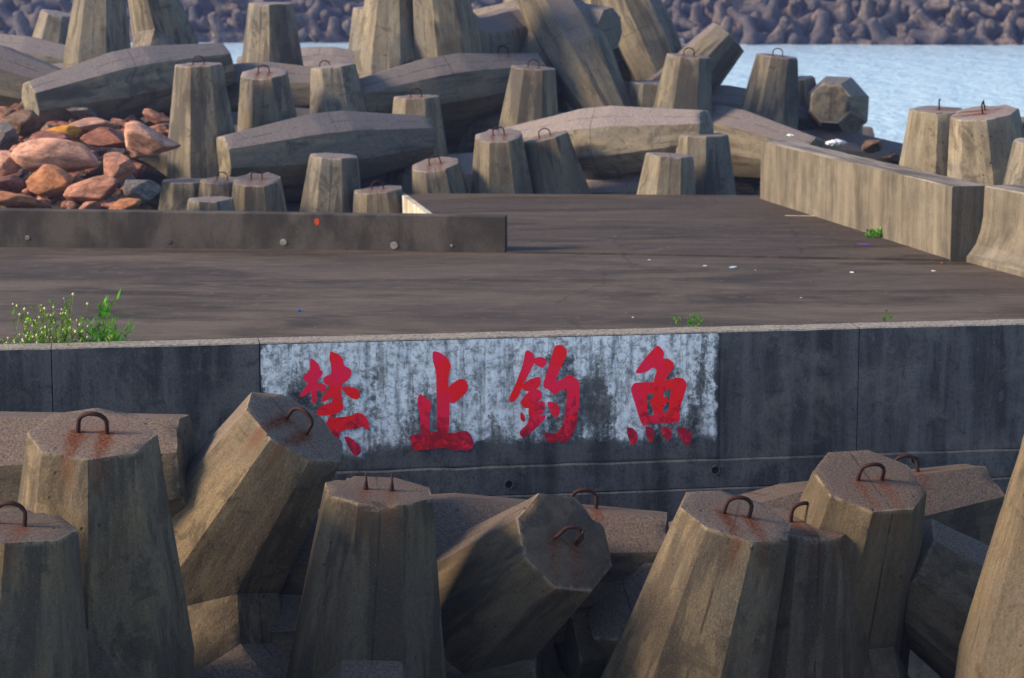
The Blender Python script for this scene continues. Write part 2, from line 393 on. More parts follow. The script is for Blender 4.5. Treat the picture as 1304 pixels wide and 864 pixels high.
wavy_slab(-15, WLEN+6, -4.4, wall_uv(700, 627)[1]-.008, -.055, .26, .004, seed=12).build('wall_footing', M_FOOT, wall)
for px, py in ((648, 617), (911, 599), (1165, 586)):
    x, z = wall_uv(px, py, .036)
    b = MB(); n = 20; ro, ri = .043, .033
    vs = [(x+math.cos(2*math.pi*k/n)*r, y, z+math.sin(2*math.pi*k/n)*r) for (r, y) in ((ro,-.036),(ro,-.042),(ri,-.042),(ri,-.0365)) for k in range(n)]
    fs = [(j*n+k, j*n+(k+1)%n, (j+1)*n+(k+1)%n, (j+1)*n+k) for j in range(3) for k in range(n)]
    b.add(vs, fs); rim = b.build('drain_hole', M_FOOT, wall)
    b = MB(); b.add([(x+math.cos(2*math.pi*k/n)*ri, -.0372, z+math.sin(2*math.pi*k/n)*ri) for k in range(n)], [tuple(range(n))])
    b.build('drain_opening', M_HOLE, rim)
# whitewash sheet with a coverage attribute
x0, z0 = wall_uv(334, 590); x1 = wall_uv(914, 560)[0]
NX, NZ = 150, 44; vs, fs, cov = [], [], []
blobs = [(345,500,22,60,.7),(420,450,60,26,.45),(520,470,40,40,.55),(600,470,50,45,.75),(600,535,20,25,.8),(660,500,30,45,.8),(655,530,18,20,.6),
         (455,570,18,20,.8),(440,520,20,30,.4),(500,520,22,35,.6),(790,470,30,35,.5),(798,545,16,40,.95),(850,450,25,20,.5),(870,480,12,70,.5),(905,520,9,60,.5),
         (780,440,50,14,.6),(700,440,120,12,.45),(735,470,8,14,.8),(540,555,22,30,-.2),(755,520,25,40,-.35),(560,500,18,25,-.25),(880,560,20,20,-.2),(385,500,20,30,-.3),
         (530,500,14,60,-.2),(590,578,80,9,-.35),(700,578,90,9,-.35),(840,430,60,10,.3)]
for j in range(NZ+1):
    for i in range(NX+1):
        px = 334 + 580*i/NX; py = 428 + 168*j/NZ
        x = x0 + (x1-x0)*i/NX; z = .752 + (zl+.012-.752)*j/NZ
        c = .17 + .14*(1-j/NZ)
        for (bx, by, sx, sy, a) in blobs: c += a*math.exp(-((px-bx)/sx)**2-((py-by)/sy)**2)
        edge = min(i/NX, 1-i/NX)*60 + noise.noise(Vector((x*2, z*9, 1)))*1.1
        c = c*min(1, max(0, edge+.6)) - .9*max(0, .6-edge) - .8*max(0, (py-562)/20)
        vs.append((x, -.0025, z)); cov.append(c)
for j in range(NZ):
    for i in range(NX):
        a = j*(NX+1)+i; fs.append((a, a+NX+1, a+NX+2, a+1))
o = mesh_obj('whitewash_patch', vs, fs, M_WHITE, wall)
at_ = o.data.attributes.new('cover', 'FLOAT', 'POINT'); at_.data.foreach_set('value', cov)
o['label'] = 'flaking whitewashed rectangle behind the red characters'

CH = [
 ('first red character, of two trees over an altar', 380, 440, 5.76, [
  [(88,92),(112,105),(150,140),(160,178),(182,192),(170,225),(140,250),(135,275),(175,278),(205,300),(195,340),(170,345),(140,320),(125,318),(75,350),(40,375),(8,378),(25,340),(60,290),(72,272),(45,262),(28,230),(85,180),(85,130)],
  [(95,315),(138,318),(132,400),(120,440),(95,405)],
  [(235,35),(250,50),(290,60),(325,95),(335,150),(380,170),(390,200),(370,250),(330,275),(312,300),(312,330),(320,420),(330,440),(325,475),(270,505),(210,515),(140,515),(125,500),(150,455),(200,430),(245,418),(248,360),(215,400),(175,418),(165,410),(185,360),(235,300),(190,282),(178,240),(205,222),(240,215),(240,150),(225,90)],
  [(310,305),(350,300),(420,310),(450,340),(452,380),(430,395),(390,390),(350,360)],
  [(225,515),(275,530),(390,515),(430,490),(470,500),(505,540),(520,580),(512,620),(495,615),(470,590),(440,610),(300,622),(300,740),(285,735),(230,660),(190,610),(140,580),(160,565),(205,570)],
  [(330,668),(370,668),(430,715),(460,750),(455,790),(425,815),(400,800),(365,740)]], []),
 ('second red character, an upright post on a base line', 510, 440, 5.76, [
  [(235,38),(290,52),(345,90),(373,150),(352,215),(350,300),(360,450),(355,650),(262,650),(268,450),(262,300),(262,200),(235,110)],
  [(345,312),(390,270),(440,242),(480,255),(500,300),(485,345),(440,385),(395,425),(355,420),(340,370)],
  [(125,380),(145,352),(165,372),(210,400),(228,430),(212,500),(212,660),(145,665),(143,520),(125,430)],
  [(65,655),(160,648),(262,630),(350,640),(400,640),(480,622),(510,650),(535,700),(535,750),(490,775),(440,765),(400,775),(330,750),(250,755),(150,772),(95,770),(75,720)]], []),
 ('third red character, with a long hooked right stroke', 640, 430, 5.76, [
  [(165,100),(190,90),(235,130),(230,190),(190,270),(150,340),(120,430),(80,475),(50,470),(45,445),(90,350),(130,250),(155,170)],
  [(230,150),(290,140),(320,160),(320,200),(290,225),(250,205),(225,185)],
  [(190,310),(275,280),(280,350),(240,385),(200,400),(150,385),(135,355)],
  [(190,395),(255,375),(290,400),(285,450),(240,480),(215,520),(150,515),(125,480),(150,440)],
  [(195,500),(240,480),(285,460),(310,480),(310,530),(265,585),(225,620),(185,560)],
  [(140,540),(165,590),(160,625),(130,600),(128,560)],
  [(200,560),(240,590),(315,560),(310,600),(250,660),(190,710),(150,745),(115,690),(180,640)],
  [(380,60),(430,50),(470,85),(470,130),(430,210),(400,280),(385,320),(430,310),(485,268),(540,300),(565,340),(560,480),(545,620),(520,700),(490,750),(450,775),(420,755),(380,770),(330,770),(310,730),(305,690),(345,700),(400,700),(440,640),(455,560),(470,450),(470,370),(430,385),(385,418),(350,400),(330,375),(300,370),(300,320),(330,230),(360,130)],
  [(320,470),(370,470),(415,500),(418,560),(390,590),(360,570)]], []),
 ('fourth red character, a fish with four dots below', 790, 430, 5.76, [
  [(275,52),(325,110),(310,160),(345,150),(390,185),(390,220),(350,275),(310,335),(235,335),(270,240),(240,215),(190,255),(120,265),(108,250),(180,150),(235,90)],
  [(75,370),(100,330),(230,328),(350,312),(420,290),(465,302),(490,345),(470,410),(430,540),(438,590),(430,625),(200,632),(165,655),(130,570),(100,460),(80,400)],
  [(45,655),(95,665),(128,710),(120,770),(95,792),(70,770),(50,710)],
  [(180,655),(230,655),(250,700),(240,768),(215,770),(190,720)],
  [(290,655),(350,655),(382,690),(370,740),(345,760),(315,730)],
  [(405,652),(480,660),(520,700),(525,750),(500,790),(470,785),(430,720)]],
  [(1, [[(190,412),(240,405),(245,440),(210,460),(240,530),(245,568),(200,575)],
        [(312,395),(370,372),(362,455),(345,462),(340,430),(318,440)],
        [(305,555),(318,500),(345,472),(358,475),(350,550)]])]),
]
def chaikin(p, n=2):
    for _ in range(n):
        q = []
        for i in range(len(p)):
            a, b = p[i], p[(i+1)%len(p)]
            q += [(a[0]*.8+b[0]*.2, a[1]*.8+b[1]*.2), (a[0]*.2+b[0]*.8, a[1]*.2+b[1]*.8)]
        p = q
    return p
for lab, ox, oy, sc, polys, holes in CH:
    b = MB(); hd = dict(holes)
    for k, poly in enumerate(polys):
        loops = [chaikin(poly)] + [chaikin(h, 1) for h in hd.get(k, [])]
        L = []
        for lp in loops:
            L.append([])
            for (u, v) in lp:
                x, z = wall_uv(ox+u/sc, oy+v/sc); L[-1].append(Vector((x, z, 0)))
        tri = tessellate_polygon(L); flat = [p for l_ in L for p in l_]
        y = -.0045 - .0007*k
        b.add([(p.x, y, p.y) for p in flat], [tuple(t) for t in tri])
    o = b.build('painted_character', M_RED, wall); o['label'] = lab
    zz = [v.co.z for v in o.data.vertices]; a_ = o.data.attributes.new('wear', 'FLOAT', 'POINT')
    a_.data.foreach_set('value', [max(0, min(1, (.35-z)/.5)) for z in zz])

# ------------------------------------------------------------------ kerb and parapets
kd = (kR-kL).normalized(); kl = (kR-kL).length
kerb = mesh_obj('low_kerb_wall', [], [], M_KERB)
bpy.data.objects.remove(kerb)
kb = wavy_slab(-8, kl, -.3, .50, 0, .26, .006, .25, 3); kerb = kb.build('low_kerb_wall', M_KERB)
kerb.location = (kL.x, kL.y, 0); kerb.rotation_euler.z = math.atan2(kd.y, kd.x)
tag(kerb, 'low dark concrete kerb wall crossing the left half of the deck', 'low wall')
def kerb_local(px, py):
    n = Vector((kd.y, -kd.x, 0)); d = ray(px, py); t = (kL-CP).dot(n)/d.dot(n); p = CP+d*t
    return (p-kL).dot(kd), p.z
for (px, py, r, m) in ((35,303,.035,M_RIM),(215,308,.04,M_KERB),(361,309,.05,M_RIM),(502,313,.055,M_RIM),(575,313,.02,M_RIM)):
    x, z = kerb_local(px, py); b = MB(); n = 14
    b.add([(x+math.cos(2*math.pi*k/n)*r*(1.0 if j else 1), -.003-.006*j, z+math.sin(2*math.pi*k/n)*r*(.7 if j else 1)) for j in (0,1) for k in range(n)],
          [(k,(k+1)%n,n+(k+1)%n,n+k) for k in range(n)]+[tuple(range(n,2*n))]); b.build('mortar_plug', m, kerb)
    b = MB(); b.add([(x+r*.1+math.cos(2*math.pi*k/n)*r*.55, -.0105, z+r*.12+math.sin(2*math.pi*k/n)*r*.4) for k in range(n)], [tuple(range(n))]); b.build('plug_recess', M_HOLE, kerb) if False else None
x, z = kerb_local(403, 282); b = MB()
b.add([(x-.03,-.003,z-.02),(x,-.003,z-.06),(x+.035,-.003,z-.04),(x+.04,-.003,z+.03),(x-.02,-.003,z+.04)], [(0,1,2,3,4)])
b.build('red_paint_spot', mat_plain('orange_red_paint', (.5,.06,.02), .6), kerb)

def long_block(name, a, b_, prof, mat, n=40, amp=.008, seed=0):
    """prof: list of (offset to the right of a->b direction seen from camera, z)"""
    d = (b_-a); L = d.length; d.normalize(); right = Vector((1,0,0)) - d*d.x; right.z = 0; right.normalize()
    m = MB(); vs = []
    for i in range(n+1):
        t = i/n
        for k, (o_, z) in enumerate(prof):
            jit = noise.noise(Vector((t*L*2.3, k*3.1, seed)))*amp
            vs.append((t*L, o_+jit, z+(jit if z > .1 else 0)))
    P_ = len(prof); fs = [(i*P_+k, i*P_+(k+1)%P_, (i+1)*P_+(k+1)%P_, (i+1)*P_+k) for i in range(n) for k in range(P_)]
    fs += [tuple(reversed(range(P_))), tuple(range(n*P_, n*P_+P_))]
    m.add(vs, fs); o = m.build(name, mat); o.location = (a.x, a.y, 0)
    o.matrix_world = Matrix(((d.x, right.x, 0, a.x), (d.y, right.y, 0, a.y), (0, 0, 1, 0), (0, 0, 0, 1)))
    bm = bmesh.new(); bm.from_mesh(o.data); bmesh.ops.recalc_face_normals(bm, faces=bm.faces); bm.to_mesh(o.data); bm.free()
    return o
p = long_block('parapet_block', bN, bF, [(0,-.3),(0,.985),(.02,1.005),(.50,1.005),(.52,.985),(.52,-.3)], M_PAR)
tag(p, 'straight streaked concrete parapet block on the right edge of the far deck', 'parapet')
s2p = s2a + Vector((.02, .18, 0)); s2e = s2a + s2d*9.5
p = long_block('parapet_barrier', s2p, s2e, [(-.0,-.3),(0,.07),(.05,.13),(.13,.24),(.19,.42),(.22,.60),(.235,1.0),(.255,1.02),(.70,1.02),(.72,.99),(.72,-.3)], M_PAR, seed=4)
tag(p, 'concrete barrier with a flared foot right of the parapet block', 'barrier')

# ------------------------------------------------------------------ dolos armour units
HL, TIP, MID = 2.0, .41, .64; AX = HL - .66
def oct_ring(c, ax1, ax2, r1, r2, ch=.36):
    """octagon, half widths r1/r2, with corner cut; ch = fraction kept before the cut"""
    c = Vector(c); k = ch
    pts = [(1,k),(k,1),(-k,1),(-1,k),(-1,-k),(-k,-1),(k,-1),(1,-k)]
    return [c + ax1*(u*r1) + ax2*(v*r2) for u, v in pts]
def loft(rings):
    b = MB(); n = len(rings[0]); vs = [p for r_ in rings for p in r_]
    fs = [(i*n+k, i*n+(k+1)%n, (i+1)*n+(k+1)%n, (i+1)*n+k) for i in range(len(rings)-1) for k in range(n)]
    fs += [tuple(reversed(range(n))), tuple(range((len(rings)-1)*n, len(rings)*n))]
    b.add(vs, fs)
    me = bpy.data.meshes.new('t'); me.from_pydata([tuple(v) for v in b.v], [], b.f)
    bm = bmesh.new(); bm.from_mesh(me); bmesh.ops.recalc_face_normals(bm, faces=bm.faces); bm.to_mesh(me); bm.free()
    return me
X, Y_, Z_ = Vector((1,0,0)), Vector((0,1,0)), Vector((0,0,1))
def dolos_mesh(voxel, seed, amp, mat):
    CHF = .42
    fa = loft([oct_ring((-AX,0,z), X, Y_, r, r, CHF) for z, r in ((-HL,TIP),(-.3,MID),(.3,MID),(HL,TIP))])
    fb = loft([oct_ring((AX,y,0), X, Z_, r, r, CHF) for y, r in ((-HL,TIP),(-.3,MID),(.3,MID),(HL,TIP))])
    S = .56
    sh = loft([oct_ring((-AX+.1,0,0), Y_, Z_, .54, .98, CHF), oct_ring((-AX+.56,0,0), Y_, Z_, .55, .82, CHF), oct_ring((-AX+.86,0,0), Y_, Z_, S, S, CHF),
               oct_ring((AX-.86,0,0), Y_, Z_, S, S, CHF), oct_ring((AX-.56,0,0), Y_, Z_, .82, .55, CHF), oct_ring((AX-.1,0,0), Y_, Z_, .98, .54, CHF)])
    obs = [bpy.data.objects.new('t', m) for m in (fa, fb, sh)]
    for o in obs: C.objects.link(o)
    for other in obs[1:]:
        m = obs[0].modifiers.new('b', 'BOOLEAN'); m.operation = 'UNION'; m.solver = 'EXACT'; m.object = other
    out = bpy.data.meshes.new_from_object(obs[0].evaluated_get(bpy.context.evaluated_depsgraph_get())); out.name = 'dolos'
    for o in obs: bpy.data.objects.remove(o)
    bm = bmesh.new(); bm.from_mesh(out); bmesh.ops.remove_doubles(bm, verts=bm.verts, dist=.002)
    for ax in range(3):                                  # a fine grid of cuts so that edges can crumble
        k = -2.0 + voxel*.5
        while k < 2.0:
            co = [0,0,0]; no = [0,0,0]; co[ax] = k; no[ax] = 1
            bmesh.ops.bisect_plane(bm, geom=bm.verts[:]+bm.edges[:]+bm.faces[:], dist=1e-5, plane_co=co, plane_no=no)
            k += voxel
    bm.normal_update(); sharp, hard = set(), set()
    for e in bm.edges:
        if len(e.link_faces) == 2 and e.calc_face_angle(0) > R(14): sharp.update(e.verts); e.smooth = False
        if len(e.link_faces) == 2 and e.calc_face_angle(0) > R(55): hard.update(e.verts)
    s_ = Vector((seed*3.7, 0, 0))
    for v in bm.verts:
        p_ = v.co; n = noise.noise(p_*.8+s_)*1.2
        if v in sharp:
            c_ = noise.noise(p_*3+s_)*.5 + noise.noise(p_*9+s_)*.6 + noise.noise(p_*23+s_)*.4
            kk = 1 if v in hard else .25
            n -= kk*(.8 + max(0, c_+.1)*2.0 + max(0, noise.noise(p_*4.3-s_)-.34)*15)
        v.co = p_ + v.normal*(n*amp)
    bm.verts.index_update(); ew = [0.0]*len(bm.verts)
    for v in hard: ew[v.index] = 1.0
    bm.to_mesh(out); bm.free()
    ea = out.attributes.new('worn', 'FLOAT', 'POINT'); ea.data.foreach_set('value', ew)
    out.materials.clear(); out.materials.append(mat)
    out.polygons.foreach_set('use_smooth', [True]*len(out.polygons))
    return out
M_NEAR = mat_dolos('dark_brown_dolos_concrete', .53, True)  # darker, browner version of the dolos concrete, used on the near pile
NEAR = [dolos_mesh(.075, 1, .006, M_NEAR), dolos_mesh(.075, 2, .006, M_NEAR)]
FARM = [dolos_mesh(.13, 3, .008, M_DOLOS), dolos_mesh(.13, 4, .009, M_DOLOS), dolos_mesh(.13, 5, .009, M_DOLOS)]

def loop_mesh(kind, seed=0, rr=.016):
    b = MB(); h = .12; w_ = .10
    if kind == 'U':
        pts = [(-w_, 0, -.05), (-w_*.98, .004, h*.45)] + [(-w_*math.cos(a), .006*math.sin(a*3+seed), h*.5+w_*.85*math.sin(a)) for a in [math.pi*k/10 for k in range(1,10)]] + [(w_*.98, 0, h*.45), (w_, 0, -.05)]
        b.tube(pts, rr)
    elif kind == 'bent':
        pts = [(-w_, 0, -.05), (-w_, .0, .05), (-w_*.6, .05, .11), (0, .07, .13), (w_*.6, .05, .14), (w_*.9, .01, .1), (w_, 0, -.05)]
        b.tube(pts, rr); b.tube([(w_*.7,0,.02),(w_*.75,.02,.11),(w_*.62,.03,.17)], rr*.6)
    else:
        b.tube([(0,0,-.04),(0,0,.03),(0,.0,.07),(-.006,0,.14)], [.035,.018,.010,.004])
    me = bpy.data.meshes.new('lifting_loop'); me.from_pydata([tuple(v) for v in b.v], [], b.f); me.materials.append(M_RUST)
    me.polygons.foreach_set('use_smooth', [True]*len(me.polygons)); return me
LOOPS = {k: loop_mesh(k) for k in ('U', 'bent', 'stub')}; LOOPS['far'] = loop_mesh('U', 0, .011)
used = {}
def place_dolos(label, px, py, Y, a, p_, s, mode='T', loops='U', near=False, group=None, sc=1.0, roll=0, foot_ang=0, drip=None):
    """T: px,py is the centre of the fluke tip; C: centre of the fluke. a: image lean (deg, to the right), p_: tip towards camera (deg); s: shank direction"""
    a, p_ = R(a), R(p_)
    u = Vector((math.sin(a)*math.cos(p_), -math.sin(p_), math.cos(a)*math.cos(p_)))
    s = Vector(s); s = (s - u*s.dot(u)).normalized(); v = u.cross(s)
    M = Matrix((s, v, u)).transposed()
    pos = at(px, py, Y)
    c = pos - u*(HL*sc) if mode == 'T' else pos
    origin = c + s*(AX*sc)
    lib = NEAR if near else FARM
    me = lib[len(used) % len(lib)]; used[len(used)] = 1
    o = link_mesh('dolos', me)
    o.matrix_world = Matrix.Translation(origin) @ M.to_4x4() @ Matrix.Scale(sc, 4)
    tag(o, label, 'dolos', group or ('dolosse piled in front of the sea wall' if near else 'dolosse piled beyond the deck'))
    Minv = M.transposed()
    # loops: list of ('tip'/'side', kind)
    first = True
    if loops:
        specs = loops if isinstance(loops, list) else [('tip', loops, 1)]
        for where, kind, sgn in specs:
            if where == 'tip': lp = Vector((-AX, 0, HL*sgn)); nl = Vector((0,0,sgn))
            else:
                up = Minv @ Vector((0,-.25,1)); up.z = 0
                k = round(math.degrees(math.atan2(up.y, up.x))/45)*45
                nl = Vector((math.cos(R(k)), math.sin(R(k)), .14*sgn)).normalized()
                zz = 1.34*sgn; rr = TIP+(MID-TIP)*(HL-abs(zz))/1.7
                if k % 90: rr *= (1+.42)/math.sqrt(2)
                lp = Vector((-AX+math.cos(R(k))*rr, math.sin(R(k))*rr, zz))
            g_ = Minv @ (Vector(drip) if drip else Vector((0,-.25,-1))); g_ = g_ - nl*g_.dot(nl)
            f_ = Minv @ Vector((math.cos(R(foot_ang)), math.sin(R(foot_ang)), 0)); f_ = (f_ - nl*f_.dot(nl)).normalized()
            g_ = (g_ - f_*g_.dot(f_)*.999); g_.normalize()
            for dx in ((-.1,.1) if kind == 'stub' else (0,)):
              l_ = bpy.data.objects.new('broken_loop_stub' if kind == 'stub' else 'lifting_loop', LOOPS[kind if near else 'far']); C.objects.link(l_); l_.parent = o
              l_.matrix_local = Matrix.Translation(lp+f_*dx) @ Matrix((f_, nl.cross(f_), nl)).transposed().to_4x4()
            if first: o['rust_at'] = list(lp); o['rust_foot'] = list(f_); o['rust_drip'] = list(g_); first = False
    if first: o['rust_at'] = [9.,9.,9.]; o['rust_foot'] = [1.,0.,0.]; o['rust_drip'] = [0.,0.,1.]
    return o
D = place_dolos
TC = (.25,-1,-.05)       # shank towards the camera
# --- near pile
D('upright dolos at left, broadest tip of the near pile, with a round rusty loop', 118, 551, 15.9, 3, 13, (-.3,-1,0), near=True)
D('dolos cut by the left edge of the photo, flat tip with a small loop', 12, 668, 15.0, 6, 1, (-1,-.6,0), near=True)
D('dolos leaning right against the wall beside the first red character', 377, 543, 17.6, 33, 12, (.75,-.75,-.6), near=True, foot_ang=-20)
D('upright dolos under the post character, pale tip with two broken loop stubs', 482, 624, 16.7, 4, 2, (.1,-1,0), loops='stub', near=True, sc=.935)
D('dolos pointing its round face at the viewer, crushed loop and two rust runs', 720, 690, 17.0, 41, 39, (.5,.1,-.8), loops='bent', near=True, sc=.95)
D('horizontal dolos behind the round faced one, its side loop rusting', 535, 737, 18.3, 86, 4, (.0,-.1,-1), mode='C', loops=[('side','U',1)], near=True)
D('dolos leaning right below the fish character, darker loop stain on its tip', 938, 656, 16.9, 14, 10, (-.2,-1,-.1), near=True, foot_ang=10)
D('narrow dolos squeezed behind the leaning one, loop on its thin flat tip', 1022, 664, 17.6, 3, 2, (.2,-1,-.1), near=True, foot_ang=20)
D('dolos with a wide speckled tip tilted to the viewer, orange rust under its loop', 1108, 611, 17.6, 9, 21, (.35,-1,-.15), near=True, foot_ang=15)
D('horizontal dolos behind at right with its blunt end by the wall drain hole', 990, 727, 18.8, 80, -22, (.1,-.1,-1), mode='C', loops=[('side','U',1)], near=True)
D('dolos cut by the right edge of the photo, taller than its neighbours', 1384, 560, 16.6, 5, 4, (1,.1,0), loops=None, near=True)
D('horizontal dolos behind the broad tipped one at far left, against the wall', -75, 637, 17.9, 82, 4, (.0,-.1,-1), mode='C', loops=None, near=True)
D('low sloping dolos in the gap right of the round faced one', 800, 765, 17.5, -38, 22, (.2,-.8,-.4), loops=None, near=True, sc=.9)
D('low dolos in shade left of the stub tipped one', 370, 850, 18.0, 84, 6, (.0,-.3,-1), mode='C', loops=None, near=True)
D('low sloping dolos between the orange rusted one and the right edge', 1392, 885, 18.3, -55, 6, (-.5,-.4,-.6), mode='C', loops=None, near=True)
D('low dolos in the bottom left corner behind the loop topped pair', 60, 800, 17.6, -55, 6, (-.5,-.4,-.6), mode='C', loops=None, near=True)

# --- far pile: verticals
B = (0,1,-.1)
D('small leaning dolos at the top left beside the tallest cream one', 75, 17, 57, 12, 5, B, loops=None)
D('tall cream dolos at top left cut by the photo top, lit on its left', 128, -38, 48, 1, -12, (0,1,0), loops=None)
D('tall grey dolos leaning left at the top, right of the cream one', 184, -40, 50, -13, 10, (-.5,-1,0), loops=None)
D('dolos standing alone against the water, left of the top centre', 345, 4, 47, 0, 3, (.4,1,-.1), loops=None)
D('thin ochre dolos mostly hidden behind the tall top centre one', 472, 10, 56, 0, 5, B, loops=None)
D('tall dolos at top centre left with a bluish right side', 498, -30, 46, 2, -12, (0,1,0), loops=None)
D('tall olive dolos at top centre whose root flares pale to the right', 553, -62, 45.5, -7, 5, (.6,.8,0), loops=None)
D('short ochre dolos stub behind the big diagonal one', 664, -6, 55, -3, 5, B, loops=None)
D('big diagonal dolos leaning left at the top, thickest in the middle', 727, 58, 46.5, -29, -28, (-.8,.45,-.45), mode='C', loops=None)
D('dark olive dolos upright behind the big diagonal one', 762, -22, 51, -2, 5, B, loops=None)
D('second diagonal dolos leaning left, right of the big diagonal one', 818, 45, 50, -24, -15, (-.8,.5,-.4), mode='C', loops=None)
D('dolos tilted far right against the water with a sharp corner up', 928, 47, 49.5, 43, -4, (.5,-.5,-.6), loops=None)
D('upright dolos in front of the sharply tilted one, small loop on top', 877, 71, 45, 5, 3, B)
D('short ochre dolos stub left of the small looped one', 829, 104, 46, 1, 2, B, loops=None)
D('dolos behind the deck middle, loop on top, leaning right over the pale tips', 679, 86, 44, 4, 3, B)
D('bluish dolos half hidden behind the one with a loop at the middle', 706, 118, 47.5, -10, 2, B, loops=None)
D('dolos standing against the water above the parapet, loop on top', 990, 71, 48, 7, 3, B)
D('thin grey dolos behind the one above the parapet', 1012, 100, 51, -6, 3, B, loops=None)
D('end-on dolos against the water by the parapet start, its blunt face turned left', 1058, 132, 49, -65, 77, (0,.2,-1), loops=None)
D('dolos behind the parapet at right with an upright iron stub', 1196, 139, 35.5, 0, 4, (1,.2,-.1), loops='U', foot_ang=80)
D('nearer dolos behind the parapet leaning left with a tall black loop', 1253, 143, 33.8, -9, 8, (1,.3,-.1), foot_ang=70, sc=1.1)
D('dolos behind the leaning one at the right edge, loop just visible', 1322, 153, 34.5, 0, 4, (0,1,-.3))
D('nearest dolos at the right edge above the flared barrier', 1332, 180, 32.4, 2, 4, (.6,1,-.3), loops=None)
D('tall grey dolos right of the orange rocks, loop on its square top', 253, 82, 42, -1, 3, (-.2,1,0))
D('dolos with an oval rusty tip right of the tall grey one', 336, 93, 43, -2, 12, B)
D('dolos with blue shaded right side between two oval rusty tips', 424, 84, 44, -6, 1, B, loops=None)
D('upright dolos with a round loop, right end of the front horizontal one', 530, 123, 43.5, -1, 2, B)
D('plain pale dolos behind the kerb wall, no loop, square top', 425, 198, 41, 3, 2, B, loops=None)
D('short dolos behind the kerb with an oval tip and round rusty loop', 327, 228, 39.5, 0, 13, B, sc=.94)
D('square topped short dolos at the right foot of the orange rocks', 238, 230, 40.6, 1, 1, B, loops=None)
D('low reddish dolos between the two short ones behind the kerb', 283, 229, 40.3, 0, 4, B, sc=.9)
D('tiny dolos top just over the kerb before the two short looped ones', 268, 253, 37.6, 0, 2, B, loops=None, sc=.85)
D('lowest ochre dolos behind the kerb wall near its middle', 481, 241, 40.5, -4, 4, B)
D('dolos with a bright oval tip left of the slab corner', 554, 209, 41.3, -8, 12, B)
D('tall dolos at the deck edge with a pale oval tip and orange rust', 635, 172, 41.5, -3, 13, B)
D('dolos leaning left at the deck edge, right of the pale oval tip', 694, 174, 42, -13, 3, B)
D('dolos at the deck edge whose root flares to the right', 896, 171, 42, 0, 1, (.9,.4,-.2), loops=None)
D('short square dolos at the deck edge left of the flared one', 853, 197, 41, 4, 1, B, loops=None)
# --- far pile: lying flukes
S_ = (0,.9,-1)
SS = [('side','U',1)]
D('lying dolos above the orange rocks, rising to the right', 165, 107, 45, 79, -30, S_, mode='C', loops=None)
D('lying dolos at the upper left edge, sloping down to the right', -20, 97, 46, 103, 10, S_, mode='C', loops=None)
D('front lying dolos between rocks and deck, arched and speckled on top', 415, 190, 42.3, 86, -28, S_, mode='C', loops=None)
D('lying dolos above it at top centre, pale on top', 565, 115, 45, 82, -24, S_, mode='C', loops=SS)
D('lying dolos half hidden behind the pair of oval tips', 330, 122, 46.5, 88, 10, S_, mode='C', loops=SS)
D('lying dolos by the water behind the upright ones at upper left', 430, 112, 50, 95, 30, S_, mode='C', loops=None)
D('lying dolos behind the pale oval tip, loops on its near end', 612, 172, 46, 90, 15, S_, mode='C', loops=[('side','U',-1)])
D('big lying dolos at the deck edge reaching under the stub', 768, 182, 43, 83, 22, S_, mode='C', loops=None)
D('lying dolos sloping down right toward the parapet', 930, 182, 45, 99, 42, S_, mode='C', loops=None)
D('pale lying dolos high at top centre, loops at its left end', 655, 66, 50.5, 88, 20, S_, mode='C', loops=[('side','U',-1)])
D('low flat dolos almost buried at the deck edge centre', 740, 265, 43.2, 82, 12, S_, mode='C', loops=None)
D('grey dolos block behind the tall grey one by the rocks', 292, 217, 42.9, 90, 25, S_, mode='C', loops=None)
D('dark lying dolos by the water at the far left', 20, 80, 56, 95, 10, S_, mode='C', loops=None)
D('low dark dolos by the water behind the lone upright one', 410, 95, 56, 90, 5, S_, mode='C', loops=None)
D('lying dolos behind the sharply tilted one by the water', 930, 150, 50, 100, -20, S_, mode='C', loops=None)
D('low lying dolos by the water behind the parapet start', 1060, 205, 50, 94, 10, S_, mode='C', loops=None)
D('low dolos between the kerb and the slab corner, in shade', 590, 240, 43.5, 85, 10, S_, mode='C', loops=SS)
D('low dolos in shade behind the rocks and the kerb', 345, 262, 43.5, 95, 10, S_, mode='C', loops=None)

# ------------------------------------------------------------------ rocks
def rock_mesh(seed):
    rnd = random.Random(seed); bm = bmesh.new(); bmesh.ops.create_icosphere(bm, subdivisions=4, radius=1)
    planes = []
    for _ in range(14):
        n = Vector((rnd.gauss(0,1), rnd.gauss(0,1), rnd.gauss(0,1))).normalized(); planes.append((n, rnd.uniform(.50,.80)))
    s_ = Vector((seed*5.1, 0, 0))
    for v in bm.verts:
        for n, d in planes:
            t = v.co.dot(n)
            if t > d: v.co -= n*(t-d)*.985
        v.co += v.co.normalized()*(noise.noise(v.co*1.5+s_)*.03 + noise.noise(v.co*5+s_)*.022 + noise.noise(v.co*12+s_)*.016)
    for e in bm.edges:
        if e.calc_face_angle(0) > R(11): e.smooth = False
    me = bpy.data.meshes.new('rock'); bm.to_mesh(me); bm.free(); me.materials.append(M_ROCK)
    me.polygons.foreach_set('use_smooth', [True]*len(me.polygons)); return me
RM = [rock_mesh(i) for i in range(7)]
